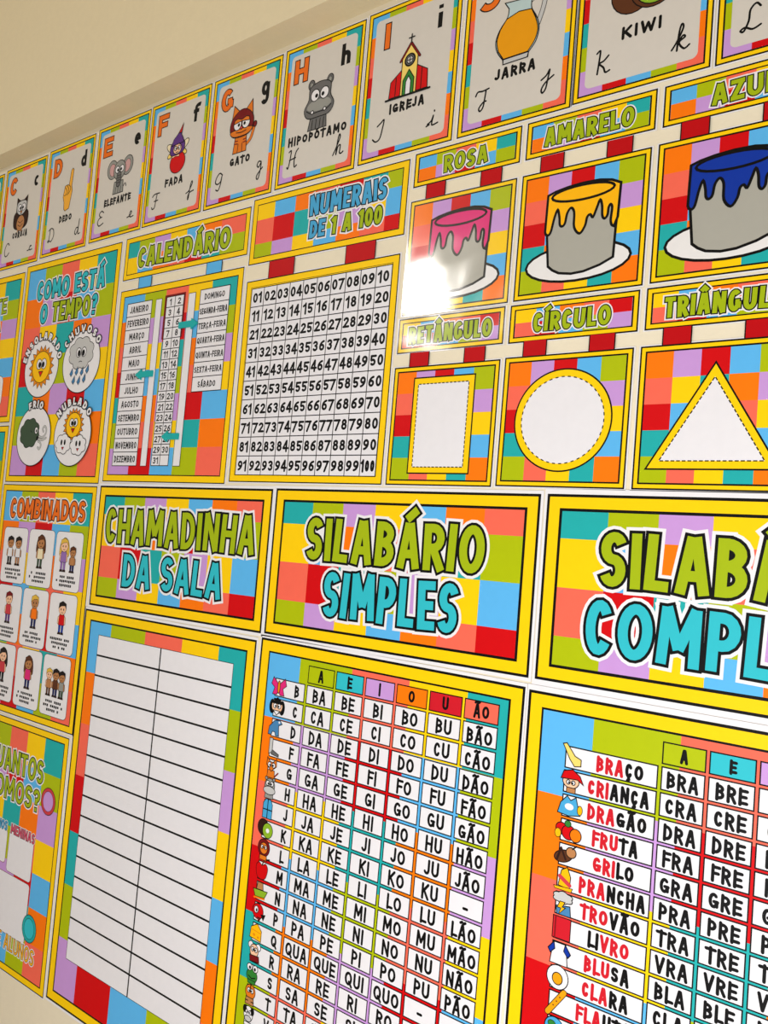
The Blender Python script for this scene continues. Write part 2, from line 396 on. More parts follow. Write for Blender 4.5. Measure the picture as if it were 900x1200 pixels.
struct('ceiling', *boxv(-4.2, -5.0, 3.3, 2.6, .15, 3.4), wall_m, 'cream ceiling')
def beam():
    # shallow beam over the posters; its underside follows the poster row
    def yb(x): return 1.0505+0.012*(x+1.7)
    def dp(x): return 0.047+0.0114*(x+2.34)
    xs = (-4.2, 2.6); v = []
    for x in xs:
        d = max(.02, dp(x)); v += [(x,0,yb(x)+FLOOR),(x,-d,yb(x)+FLOOR),(x,-d,3.3),(x,0,3.3)]
    f = [(0,1,5,4),(1,2,6,5),(2,3,7,6),(3,0,4,7),(0,3,2,1),(4,5,6,7)]
    return v, f
struct('trim_1', *beam(), beam_m, 'cream beam face running above the alphabet cards')

# ---- alphabet cards --------------------------------------------------
def pic_out(mb, pts, k, z, ow=.9, oc='ink'):
    mb.poly(pts, k, z); mb.stroke(pts, ow, oc, z+.03, closed=True)
class Pic:
    """painter's-order flat drawing with automatic layers"""
    def __init__(s, po, z=None, sx=1, sy=1, ou=0, ov=0, ow=.9, dz=.04):
        s.mb = MB(po); s.po = po; s.z = z or po.up(); s.sx, s.sy, s.ou, s.ov, s.ow, s.dz = sx, sy, ou, ov, ow, dz
    def T(s, pts): return [(s.ou+a*s.sx, s.ov+b*s.sy) for a, b in pts]
    def poly(s, pts, k, ow=None, oc='ink', sm=False):
        p = s.T(smooth(pts, 4, True) if sm else pts)
        s.z += s.dz; s.mb.poly(p, k, s.z)
        w = s.ow if ow is None else ow
        if w: s.z += s.dz; s.mb.stroke(p, w, oc, s.z, closed=True)
    def ell(s, cx, cy, rx, ry, k, ow=None, oc='ink', rot=0, n=24):
        p = ellp(0, 0, rx, ry, n); c, d = cos(radians(rot)), sin(radians(rot))
        s.poly([(cx+a*c-b*d, cy+a*d+b*c) for a, b in p], k, ow, oc)
    def line(s, pts, w=None, k='ink', sm=False):
        s.z += s.dz; s.mb.stroke(s.T(smooth(pts, 5) if sm else pts), w or s.ow, k, s.z, rnd=True)
    def eyes(s, cx, cy, r, sep, pr=.45, look=(0,.15)):
        for d in (-1, 1):
            s.ell(cx+d*sep, cy, r, r*1.1, 'white'); 
        for d in (-1, 1):
            s.ell(cx+d*sep-d*r*.35+look[0]*r, cy+look[1]*r, r*pr, r*pr*1.1, 'black', 0)
    def build(s, name, parent=None, label=None):
        s.po.z = max(s.po.z, s.z)
        return s.mb.build(name, parent or s.po.root, s.po.gloss, label)

def owl(p):
    p.poly([(-30,-2),(-36,30),(-24,44),(0,48),(24,44),(36,30),(30,-2)], 'dbrown', sm=True)
    p.ell(0,30,20,22,'tan'); p.line([(-12,24),(0,30),(12,24)]); p.line([(-12,34),(0,40),(12,34)])
    p.poly([(-26,-44),(-10,-34),(10,-34),(26,-44),(26,-4),(12,6),(-12,6),(-26,-4)], 'dbrown')
    p.poly([(-20,-30),(20,-30),(22,-4),(0,8),(-22,-4)], 'lgrey', sm=True)
    p.eyes(0,-14,9,10); p.poly([(-4,-4),(4,-4),(0,6)], 'sunray')
    p.line([(-10,48),(-10,54)], 1.6, 'tan'); p.line([(10,48),(10,54)], 1.6, 'tan')
def hand(p):
    p.poly([(-17,-2),(-15,-14),(-6,-16),(2,-14),(6,-50),(12,-55),(17,-50),(14,-10),(18,2),(14,24),(10,46),(-6,50),(-12,44),(-14,26),(-20,12)], 'hand', sm=False)
    p.line([(-15,-12),(-6,-2),(-8,8),(-16,10)], sm=True); p.line([(-6,-14),(2,-4),(0,6)], sm=True); p.line([(2,-14),(10,-6),(6,4),(-4,10)], sm=True)
def elephant(p):
    for d in (-1,1):
        p.ell(d*30,-14,20,24,'grey',rot=d*12); p.ell(d*29,-13,12,16,'mouse',.5,rot=d*12)
    p.poly([(-17,20),(17,20),(20,50),(-20,50)], 'grey'); p.line([(20,36),(27,30),(31,38)], sm=True)
    for x in (-10,0,10): p.line([(x,34),(x,50)])
    p.ell(0,-8,23,24,'grey'); p.eyes(0,-10,8,9)
    p.poly([(-7,0),(7,0),(8,28),(-1,34),(-8,28)], 'dgrey', sm=True)
    for y in (6,12,18,24): p.line([(-6,y),(6,y)], .7)
def fairy(p):
    for d in (-1,1): p.ell(d*24,-10,16,8,'cream',rot=d*-35); p.ell(d*22,6,12,6,'straw',rot=d*25)
    p.ell(4,28,26,25,'red')
    p.line([(-14,12),(-4,10),(6,12)], 3.4, 'ink', True); p.line([(-14,12),(-4,10),(6,12)], 2.2, 'skin', True)
    p.poly([(-20,-20),(-24,4),(-12,10),(14,8),(24,0),(20,-20)], 'purple', sm=True)
    p.ell(0,-4,14,12,'skin'); p.eyes(0,-6,4.5,6); p.line([(-4,3),(0,5),(4,3)])
    p.poly([(-21,-14),(22,-16),(16,-28),(10,-36),(14,-58),(-2,-38),(-15,-28)], 'purple'); p.poly([(1,-40),(11,-40),(14,-60)], 'red')
def cat(p):
    p.line([(14,40),(28,30),(34,14),(38,2)], 4.2, 'ink', True); p.line([(14,40),(28,30),(34,14),(38,2)], 3, 'cat', True); p.ell(38,2,5,6,'maroon')
    p.poly([(-16,16),(16,16),(18,52),(-20,52)], 'cat'); p.line([(-6,34),(-7,52)]); p.line([(5,34),(6,52)])
    for y in (26,32): p.line([(-16,y),(-8,y+1)], 1.2, 'maroon'); p.line([(16,y),(8,y+1)], 1.2, 'maroon')
    p.poly([(-30,-18),(-26,-50),(-8,-34)], 'cat'); p.poly([(30,-18),(26,-52),(8,-34)], 'cat')
    p.poly([(-30,-20),(-10,-36),(10,-36),(30,-20),(33,2),(20,18),(-20,18),(-33,2)], 'maroon', sm=True)
    p.poly([(-29,4),(29,4),(20,17),(-20,17)], 'cat', sm=True)
    p.eyes(0,-8,11,12,.3); p.poly([(-23,-10),(-20,-18),(-12,-20),(0,-16),(12,-20),(20,-18),(23,-10),(0,-13)],'cat'); p.ell(0,1,4,3,'rose'); p.line([(-14,9),(0,11),(14,9)], sm=True)
    for x in (-8,0,8): p.line([(x,-36),(x*.8,-26)], 1.6, 'maroon')
def hippo(p):
    p.poly([(-20,22),(20,22),(23,50),(-25,50)], 'dgrey', sm=False)
    for x in (-14,-4,6,15): p.line([(x,30),(x-1,50)])
    for d in (-1,1): p.ell(d*24,-44,8,10,'dgrey'); p.ell(d*24,-43,4,6,'grey',.5)
    p.poly([(-26,-38),(0,-46),(26,-38),(28,-14),(38,6),(28,24),(0,26),(-28,24),(-38,6),(-28,-14)], 'dgrey', sm=True)
    p.poly([(-20,-8),(20,-8),(30,6),(0,14),(-30,6)], 'grey', 0, sm=True)
    p.eyes(0,-20,11,12,.35); p.line([(-32,8),(-18,16),(0,16),(18,16),(32,8)], sm=True)
    for d in (-1,1): p.ell(d*16,14,3.5,3.5,'white')
def church(p):
    p.poly([(-40,14),(-14,-6),(-14,44),(-42,44)], 'red'); p.poly([(40,10),(14,-6),(14,44),(42,44)], 'red')
    p.line([(-28,8),(-28,44)]); p.line([(28,4),(28,44)])
    p.poly([(-17,46),(-17,-24),(0,-48),(17,-24),(17,46)], 'straw')
    p.line([(-21,-20),(0,-50),(21,-20)], 2.6, 'ink'); p.line([(-21,-20),(0,-50),(21,-20)], 1.6, 'maroon')
    p.line([(0,-50),(0,-66)], 1.3); p.line([(-6,-60),(6,-60)], 1.3)
    p.ell(0,-18,10.5,11,'dgrey',1.6); p.ell(0,-18,6.5,7,'lgrey'); p.line([(0,-25),(0,-11)]); p.line([(-6,-18),(6,-18)])
    p.poly([(-12,46),(-12,18),(0,0),(12,18),(12,46)], 'green'); p.poly([(-5.5,46),(-5.5,22),(0,12),(5.5,22),(5.5,46)], 'white')
    p.line([(-48,47),(48,47)], 2)
def jug(p):
    p.line([(22,-42),(36,-54),(44,-46),(42,-24),(34,2)], 4.6, 'ink', True); p.line([(22,-42),(36,-54),(44,-46),(42,-24),(34,2)], 3.4, 'lgrey', True)
    p.poly([(-26,-52),(0,-49),(23,-49)]+smooth([(21,-40),(22,-28),(32,-10),(37,8),(33,28),(22,42)],4)+[(21,50),(-22,50)]+smooth([(-23,42),(-34,26),(-38,8),(-32,-10),(-20,-26),(-18,-40)],4), 'glassp')
    p.poly([(-21,-24),(0,-30),(22,-27)]+smooth([(30,-10),(35,8),(31,26),(20,41)],4)+[(-22,41)]+smooth([(-32,26),(-36,8),(-31,-10)],4), 'juice')
    p.poly([(-22,42),(22,42),(20,50),(-22,50)], 'lgrey')
def kiwi(p):
    p.ell(-18,0,34,36,'brown'); p.ell(14,2,36,34,'brown'); p.ell(16,2,31,29,'kiwi'); p.ell(16,2,10,9,'straw',0)
    for a in range(0,360,24): p.ell(16+15*cos(radians(a)), 2+14*sin(radians(a)), 1.2, 2.4, 'ink', 0, rot=a+90)
ALPHA = [
 # letter, word, cx, cy, tilt, picture, u-centre, v-centre, scale, word half width, name of the picture, label
 ('B', None, -2.4000, .8775, 0, None, 0,0,0,0, None, 'alphabet card cut off by the left edge of the photo, before the owl card'),
 ('C', 'CORUJA', -2.1832,.8822,.002, owl, 100,138,1.0,37, 'owl_picture', 'alphabet card for letter C with a brown owl, leftmost complete card'),
 ('D', 'DEDO', -1.9668,.8874,.0051, hand, 104,128,1.05,28, 'hand_picture', 'alphabet card for letter D with an orange pointing hand'),
 ('E', 'ELEFANTE', -1.7491,.8921,.0048, elephant, 103,133,1.0,52, 'elephant_picture', 'alphabet card for letter E with a grey elephant'),
 ('F', 'FADA', -1.5389,.8947,.0028, fairy, 106,130,1.0,31, 'fairy_picture', 'alphabet card for letter F with a purple-hatted fairy on a red ball'),
 ('G', 'GATO', -1.3253,.8945,-.0009, cat, 100,128,1.05,30, 'cat_picture', 'alphabet card for letter G with an orange striped cat'),
 ('H', 'HIPOPÓTAMO', -1.1115,.8968,-.0009, hippo, 103,138,1.0,75, 'hippopotamus_picture', 'alphabet card for letter H with a grey hippopotamus'),
 ('I', 'IGREJA', -.8981,.8996,-.0009, church, 103,135,1.0,38, 'church_picture', 'alphabet card for letter I with a red and yellow church'),
 ('J', 'JARRA', -.6826,.8995,.0007, jug, 103,132,1.05,37, 'jug_picture', 'alphabet card for letter J with a jug of orange juice'),
 ('K', 'KIWI', -.4739,.9022,-.0006, kiwi, 105,136,1.0,30, 'kiwi_picture', 'alphabet card for letter K with a sliced kiwi fruit, cut by the top edge'),
 ('L', None, -.2619,.9009,0, None, 0,0,0,0, None, 'alphabet card with a handwritten letter L, cut by the top right corner'),
]
for ch, word, cx, cy, t, fn, pu, pv, ps, hw, pname, lab in ALPHA:
    po = Poster('alphabet_card', lab, 'poster', cx, cy, .206, .2912, t, 'alphabet cards along the top of the wall', margin=(2.0,1.6))
    po.frame(2.4, 7.8, 2.5)
    po.mosaic(R_)
    m = po.mb(); z = po.up(); m.convex(rrect(18.8,19.5,187.5,271.5,9), 'paper', z); m.build('white_panel', po.root, False, 'white rounded panel')
    if ch != 'B':
        m = po.mb(); z = po.up(.1)
        wI = 16 if ch == 'I' else 35
        text(m, ch, 47-wI/2, 47+wI/2, 31, 79, 5.2, [(2.2,'ink'),(0,'orangeL')], z); m.build('capital_letter', po.root, False, 'orange outlined capital letter %s' % ch)
        m = po.mb(); lc = ch.lower(); wl = 9 if lc in 'il' else 23
        text(m, lc, 162-wl/2, 162+wl/2, 33, 76, 4.6, [(0,'ink')], z); m.build('small_letter', po.root, False, 'black small letter %s' % lc)
        m = po.mb()
        x0, x1 = (30,59) if ch != 'J' else (32,58)
        cursive(m, ch, x0, 216, x1, 254, 1.5, 'ink', z); m.build('handwritten_capital', po.root)
        m = po.mb(); hgt = 224 if lc in 'cei' else 214
        if lc in CUR: cursive(m, lc, 150, hgt, 175, 254, 1.5, 'ink', z); m.build('handwritten_small_letter', po.root)
    if word:
        m = po.mb(); text(m, word, 103-hw, 103+hw, 191.5, 208, 2.25, [(0,'ink')], z, gap=.16, rnd=True); m.build('word', po.root, False, 'black word %s' % word)
        p = Pic(po, sx=ps, sy=ps, ou=pu, ov=pv); fn(p); p.build(pname)

# ---- small word plaques + straps --------------------------------------
def title_specs(o, h, fill): return [(o+h,'white'), (o,'ink'), (0,fill)]
def plaque(word, lab, cx, cy, t, u0, u1, rows, gloss=False, us=(10.5,45.5,84.5,123.5,162.5,197.3)):
    po = Poster('colour_name_sign' if word in ('ROSA','AMARELO','AZUL') else 'shape_name_sign', lab, 'sign', cx, cy, .2078, .0617, t,
                'word signs over the colour and shape cards', gloss, margin=(2.0,1.2))
    po.frame(2.4, 7.8, 2.5); po.mosaic(rows, us=list(us), vs=[9.7,30,52])
    m = po.mb(); text(m, word, u0, u1, 17, 46.5, 3.1, title_specs(1.7,1.9,'limeL'), po.up(.1), gap=.12, jit=2.5)
    m.build('title_lettering', po.root, gloss, 'lime green lettering reading %s' % word)
    return po
TOP2 = [R_[0], R_[1]]
BOT2 = ['yellow sky orange salmon red'.split(), 'salmon red sky lime lilac'.split()]
plaque('ROSA', 'small sign reading ROSA above the pink paint can card', -.7644,.7153,.0002, 62,147, TOP2)
plaque('AMARELO', 'small sign reading AMARELO above the yellow paint can card', -.5470,.7156,-.001, 32,175, TOP2)
plaque('AZUL', 'small sign reading AZUL above the blue paint can card', -.3289,.7146,-.0002, 67,152, TOP2)
plaque('RETÂNGULO', 'small sign reading RETÂNGULO above the rectangle card', -.7702,.4189,.0005, 23,185, BOT2, True)
plaque('CÍRCULO', 'small sign reading CÍRCULO above the circle card', -.5532,.4178,-.0017, 42,166, BOT2)
plaque('TRIÂNGULO', 'small sign reading TRIÂNGULO above the triangle card', -.3357,.4179,-.0001, 27,184, BOT2)

def straps(po, spans, gap, k='strap'):
    for a, b in spans:
        m = po.mb(); m.solid = True
        m.box(a-.8, -gap, a+.9, 0, 'black', 1.5, 1.95); m.box(a+.9, -gap, b-.9, 0, k, 1.5, 1.95); m.box(b-.9, -gap, b+.8, 0, 'black', 1.5, 1.95)
        m.build('hanging_strap', po.root, False, 'red strap with black edges' if k == 'strap' else 'blue strap with black edges')

CARDROWS = R_[1:6]
def card(name, lab, cx, cy, t, gloss=False, group=None, gap=24.0):
    po = Poster(name, lab, 'poster', cx, cy, .2074, .2053, t, group, gloss, margin=(2.0,1.6))
    straps(po, ((30.5,69.5),(139,178)), gap)
    po.frame(2.4, 7.6, 2.5); po.mosaic(CARDROWS)
    return po
def can_card(kcol, cname, cx, cy, t, gloss=False):
    po = card('colour_card', 'card with a %s-dripping paint can on a white plate' % cname, cx, cy, t, gloss, 'paint can colour cards', gap=24.4)
    p = Pic(po, ow=2.0)
    p.ell(102.5,155,84,29,'plate'); p.build('plate_picture', None, 'white plate'); 
    p = Pic(po, ow=2.0)
    p.poly([(48,60),(164,60),(161,110),(160,156)]+[(160,156),(140,165),(115,171.5),(95,172.5),(75,169),(64,163),(56,156),(50,100)], 'can')
    p.build('can_picture', None, 'grey can')
    p = Pic(po, ow=2.0)
    d = [(48,42)]+[(47,100)]+smooth([(48.5,104),(53,106),(57,100),(61,80),(65.7,67.5),(69.5,80),(71,92),(75,95.5),(79.5,91),(82,76),(88,68.5),(93.5,77),(95,100),(104.5,111.5),(112.5,101),(115,88),(119.7,84.5),(124.3,89.5),(129.5,76),(133.8,64.5),(137.5,74),(139,90),(143,95),(147,90),(148,79),(150.6,74.5),(153.5,80),(152.5,98),(154.5,106.5),(158,109)],4)+[(163,96),(164.5,44)]
    d += [(150,37),(131,33.2),(105,32.5),(80,34.5),(60,38)]
    p.poly(d, kcol)
    p.ell(105,47,50,11.5,kcol); p.build('paint_picture', None, '%s paint' % cname)
    return po
can_card('pink', 'pink', -.7666,.5573,-.0021, True)
can_card('gold', 'yellow', -.5499,.5570,-.0033)
can_card('blue', 'blue', -.3329,.5574,-.0021)

def dashes(m, pts, z, on=5.0, off=2.4, hw=.85):
    P = [Vector(p) for p in pts]; 
    for i in range(len(P)):
        a, b = P[i], P[(i+1) % len(P)]; L = (b-a).length
        if L < on*1.6:   # curved outline: every other chord
            if i % 2 == 0: m.stroke([a, b], hw, 'ink', z)
            continue
        n = max(1, int(L/(on+off))); st = L/n; d = (b-a)/L
        for k in range(n): m.stroke([a+d*(k*st+off/2), a+d*(k*st+off/2+st-off)], hw, 'ink', z)
def shape_card(kind, cx, cy, t, outer, inner):
    po = card('shape_card', 'card with a white %s in a yellow outline on colour blocks' % kind, cx, cy, t, False, 'shape cards below the paint can cards')
    m = po.mb(); z = po.up(.05); m.poly(outer, 'yellow', z); m.stroke(outer, 1.2, 'black', z+.04, closed=True)
    m.build('%s_outline' % kind, po.root, False, 'yellow %s outline' % kind)
    m = po.mb(); z = po.up(.12); m.poly(inner, 'pale', z); dashes(m, inner, z+.04)
    m.build('%s_panel' % kind, po.root, False, 'white %s with a dashed edge' % kind); po.up(.1)
shape_card('rectangle', -.7721,.2611,-.0011, [(44,21),(163.5,21),(163.5,184.5),(44,184.5)], [(53,32),(152.5,32),(152.5,174),(53,174)])
shape_card('circle', -.5569,.2619,-.0048, ellp(103.7,102.6,78,78,72), ellp(103.7,102.6,66.5,66.5,84))
shape_card('triangle', -.3395,.2611,-.0022, [(104.5,29.5),(191,176),(18,176)], [(104.5,49.5),(172.5,164.5),(36,164.5)])

# ---- calendar ----------------------------------------------------------
po = Poster('title_sign', 'long sign reading CALENDÁRIO above the calendar poster', 'sign', -1.4843,.6800,.4172,.1021,-.0007,None,False,(2.0,2.0))
po.frame(2.2, 11.8, 1.9)
po.mosaic(HEAD[:2], us=[13.7,52.6,108,163.5,219,274.5,331,403.5], vs=[13.7,50,88.4])
m = po.mb(); text(m, 'CALENDÁRIO', 53, 361, 32, 77, 4.8, title_specs(2.5,3.0,'limeL'), po.up(.1), gap=.1, jit=2.5)
m.build('title_lettering', po.root, False, 'lime green lettering reading CALENDÁRIO')

po = Poster('calendar_poster', 'calendar poster with month, day number and weekday columns', 'poster', -1.4872,.3792,.4136,.4506,-.0001,None,False,(2.0,2.0))
straps(po, ((64,110),(296,344)), 24.4, 'sky')
po.frame(2.2, 15.0, 2.2)
po.mosaic(R_)
MON = 'JANEIRO FEVEREIRO MARÇO ABRIL MAIO JUNHO JULHO AGOSTO SETEMBRO OUTUBRO NOVEMBRO DEZEMBRO'.split()
DAY = 'DOMINGO SEGUNDA-FEIRA TERÇA-FEIRA QUARTA-FEIRA QUINTA-FEIRA SEXTA-FEIRA SÁBADO'.split()
def cells(po, name, u0, v0, cwid, chei, nc, nr, words, H, r, maxw=None, line=.9, cond=1.0):
    """a printed table: one part per cell, its lettering a sub-part"""
    z = po.up(.05)
    for k in range(nc*nr):
        i, j = divmod(k, nc); m = po.mb(); a, b = u0+j*cwid, v0+i*chei
        m.ring((a-(line if j == 0 else 0), b-(line if i == 0 else 0), a+cwid+(line if j == nc-1 else 0), b+chei+(line if i == nr-1 else 0)), (a+line, b+line, a+cwid-line, b+chei-line), 'black', z)
        m.rect(a+line, b+line, a+cwid-line, b+chei-line, 'pale', z)
        g = m.build(name, po.root, po.gloss)
        if k < len(words):
            m = po.mb(); ctext(m, words[k], a+cwid/2, b+chei/2+.5, H, r, 'ink', z+.1, maxw or cwid*.86, cond)
            m.build(name.replace('_cell','')+'_lettering', g, po.gloss, 'black lettering %s' % words[k])
    po.up(.2)
m = po.mb(); m.rect(166, 30, 236, 130, 'maroon', po.up()); m.build('maroon_backing', po.root)
cells(po, 'month_cell', 31, 34, 89.5, 31.65, 1, 12, MON, 14.5, 1.35, 77)
cells(po, 'day_number_cell', 173, 35, 29, 23.65, 2, 16, [str(i) for i in range(1,32)], 14, 1.35, None, .9, 1.2)
cells(po, 'weekday_cell', 285, 33, 92, 31.7, 1, 7, DAY, 12.5, 1.15, 85)
for a, b in ((136.5,156),(248,269.5)):
    m = po.mb(); z = po.up(.05); m.rect(a-1.2, 35, b+1.2, 415, 'black', z); m.rect(a, 36.2, b, 413.8, 'pale', z+.05)
    m.build('slider_track', po.root, False, 'white slider strip')
cal = po
def pointer(lab, u0, u1, vc, tip_left, mid_u):
    """teal arrow slider riding on the calendar"""
    f = cal; z0, z1 = 2.6, 6.5
    w, h = u1-u0, 24
    tw = w*.34
    pts = [(0,0),(tw,-h/2),(tw,-h*.28),(w,-h*.28),(w,h*.28),(tw,h*.28),(tw,h/2)]
    if not tip_left: pts = [(w-a, b) for a, b in pts][::-1]
    cx = -1.4872+(u0-206.8)/1000; cy = .3792+(225.3-vc)/1000
    e = bpy.data.objects.new('arrow_pointer', None); COL.objects.link(e); e.empty_display_size = .02
    e.location = (cx, 0, cy+FLOOR); e['label'] = lab; e['category'] = 'pointer'; e['group'] = 'teal calendar pointers'
    class D: pass
    d = D(); d.w = 0; d.h = 0
    m = MB(d); m.solid = True; m.prism(pts, 'teal', z0, z1); m.build('arrow_plate', e)
    m = MB(d); m.solid = True; su = mid_u-u0; m.box(su-6, -5, su+6, 5, 'teal', 1.9, z0); m.build('slider_foot', e)
pointer('teal arrow pointing left at JUNHO in the month column', 89, 151, 206, True, 146)
pointer('teal arrow pointing right at the weekday column, highest of the pointers', 226, 288, 105, False, 259)
pointer('teal arrow pointing left at the day numbers near the bottom, lowest of the pointers', 203, 260, 350, True, 256)

# ---- numbers -----------------------------------------------------------
po = Poster('title_sign', 'sign reading NUMERAIS DE 1 A 100 above the number chart', 'sign', -1.0743,.6726,.3899,.1379,-.0034,None,False,(2.0,2.0))
po.frame(2.2, 12.5, 1.9)
po.mosaic(HEAD[1:4], us=[14.4,62,118,174,230,287,343,375.5], vs=[14.4,46,96,123.5])
m = po.mb(); z = po.up(.1)
text(m, 'NUMERAIS', 158, 343, 23, 63, 3.9, title_specs(2.2,2.8,'blueL'), z, gap=.1, jit=3)
m.build('upper_title_lettering', po.root, False, 'blue lettering reading NUMERAIS')
m = po.mb(); s_ = 'DE 1 A 100'
text(m, s_, 162, 337, 74, 108, 3.6, title_specs(2.2,2.8,'limeL'), z, gap=.1, jit=2.5, fills=['blueL','blueL']+['limeL']*8)
m.build('lower_title_lettering', po.root, False, 'blue and lime lettering reading DE 1 A 100')
po = Poster('number_chart', 'number chart with a white grid of numerals 01 to 100', 'poster', -1.0764,.3644,.3844,.4117,-.0004,None,False,(2.0,2.0))
straps(po, ((60,128),(258,327)), 33.6)
po.frame(2.2, 14.0, 1.0)
m = po.mb(); m.rect(15, 15, po.w-15, po.h-15, 'yellow', po.up()); m.build('yellow_panel', po.root)
cells(po, 'number_cell', 17, 17.3, 35.2, 38.0, 10, 10, ['%02d' % i for i in range(1,101)], 20, 2.2, 29, line=.9, cond=1.16)

# ---- weather poster -----------------------------------------------------
po = Poster('weather_poster', 'weather poster asking COMO ESTÁ O TEMPO? with four round pictures', 'poster', -1.9156,.4377,.4143,.5803,.0019,None,False,(2.0,2.0))
po.frame(2.4, 15.4, 2.6); po.mosaic(R_)
m = po.mb(); z = po.up(.1)
text(m, 'COMO ESTÁ', 63, 358, 52, 101, 5.0, title_specs(2.8,3.0,'tealL'), z, gap=.1, jit=3)
m.build('upper_title_lettering', po.root, False, 'teal lettering reading COMO ESTÁ')
m = po.mb()
text(m, 'O TEMPO?', 88, 336, 115, 165, 5.0, title_specs(2.8,3.0,'limeL'), z, gap=.1, jit=3, fills=['tealL','tealL']+['limeL']*5+['tealL'])
m.build('lower_title_lettering', po.root, False, 'teal and lime lettering reading O TEMPO?')
def arc_text(m, s, cx, cy, R, H, r, a0, a1, z):
    tot = sum(cw(c) for c in s)+.16*(len(s)-1); x = 0
    for ch in s:
        w = cw(ch); a = radians(a0+(a1-a0)*(x+w/2)/tot)
        wid = (a1-a0)/tot*w*pi/180*R
        for pl in glyph(ch, r/H, w, min(r/H, w*.4)):
            pts = []
            for p, q in pl:
                du = (p-w/2)/w*wid; dv = (.5-q)*H
                pts.append((cx+(R+dv)*sin(a)+du*cos(a), cy-(R+dv)*cos(a)+du*sin(a)))
            cl = (abs(pl[0][0]-pl[-1][0])+abs(pl[0][1]-pl[-1][1]) < 1e-6) and len(pl) > 8
            for li, (ex, k) in enumerate(((2.6,'ink'),(0,'white'))): m.stroke(pts, r+ex, k, z+li*.05, ext=ex, closed=cl)
        x += w+.16
def sun_face(p, x=0, y=0, s=1.0, rays=True):
    if rays:
        pts = []
        for i in range(36):
            a = 2*pi*i/36; R = (58 if i % 2 == 0 else 45)*s; pts.append((x+R*cos(a), y+R*sin(a)))
        p.poly(pts, 'sunray', .8)
    p.ell(x, y, 42*s, 42*s, 'sun')
    for d in (-1,1): p.ell(x+d*11*s, y-8*s, 12*s, 14*s, 'white')
    for d in (-1,1): p.ell(x+d*8*s, y-6*s, 6.5*s, 8*s, 'black', 0)
    p.poly([(x-10*s,y+12*s),(x+10*s,y+12*s),(x,y+26*s)], 'red')
def blob(cx, cy, rx, ry, n, amp, seed=0):
    pts = []
    for i in range(n*5):
        a = 2*pi*i/(n*5); f = 1+amp*abs(sin(n*a/2+seed)); pts.append((cx+rx*f*cos(a), cy+ry*f*sin(a)))
    return pts
def weather_disc(name, cx, cy, cap, span, fn):
    m = po.mb(); z = po.up(.06); m.convex(ellp(cx,cy,78.5,78.5,48), 'ink', z); m.convex(ellp(cx,cy,76,76,48), 'white', z+.04)
    d = m.build('weather_disc', po.root, False, 'white disc with %s' % name)
    p = Pic(po, z=po.up(.06), ou=cx, ov=cy); fn(p); p.build(name+'_picture', d)
    m = po.mb(); arc_text(m, cap, cx, cy, 83, 19, 2.6, -span, span, po.up(.08)); m.build('caption_lettering', d, False, 'white arched word %s' % cap); po.up(.06)
def w_sun(p): sun_face(p, 0, -2, .98)
def w_rain(p):
    p.poly(blob(-2,-22,46,36,8,.16), 'lgrey')
    for d in (-1,1): p.ell(-2+d*11,-24,10,12,'white')
    for d in (-1,1): p.ell(-2+d*9,-22,6,8,'black',0)
    p.line([(-8,0),(-2,-2),(4,0)])
    for x, y in ((-36,26),(-14,24),(8,26),(30,22),(-24,46),(-2,48),(20,44)):
        p.poly([(x+4,y-12),(x+6,y+2),(x,y+9),(x-6,y+2)], 'drop', .8)
def w_wind(p):
    p.poly(blob(-18,-8,40,34,8,.16,.4), 'dgreen')
    p.ell(12,-14,7,9,'white'); p.ell(13,-13,3,4,'black',0); p.line([(-14,-14),(-8,-10)])
    p.ell(20,6,5,6,'ink',0)
    for q in ([(28,2),(44,4),(56,-4),(58,-16),(50,-24),(42,-18),(46,-10)], [(28,8),(44,11),(60,6)], [(26,14),(36,18),(40,26),(34,34),(27,30)]):
        p.line(q, 3.0, 'dgrey', True); p.line(q, 2.0, 'lgrey', True)
def w_cloud(p):
    sun_face(p, 2, -24, .74)
    for x, y in ((-34,22),(30,26)):
        p.poly(blob(x,y,29,22,7,.18), 'white')
        for d in (-1,1): p.ell(x+d*7,y-4,4,7,'black',0)
        p.poly([(x-5,y+8),(x+5,y+8),(x,y+15)], 'red', .6)
weather_disc('sun', 118, 283, 'ENSOLARADO', 78, w_sun)
weather_disc('rain_cloud', 294, 281, 'CHUVOSO', 60, w_rain)
weather_disc('wind_cloud', 117, 461, 'FRIO', 24, w_wind)
weather_disc('cloudy_sun', 291, 462, 'NUBLADO', 56, w_cloud)

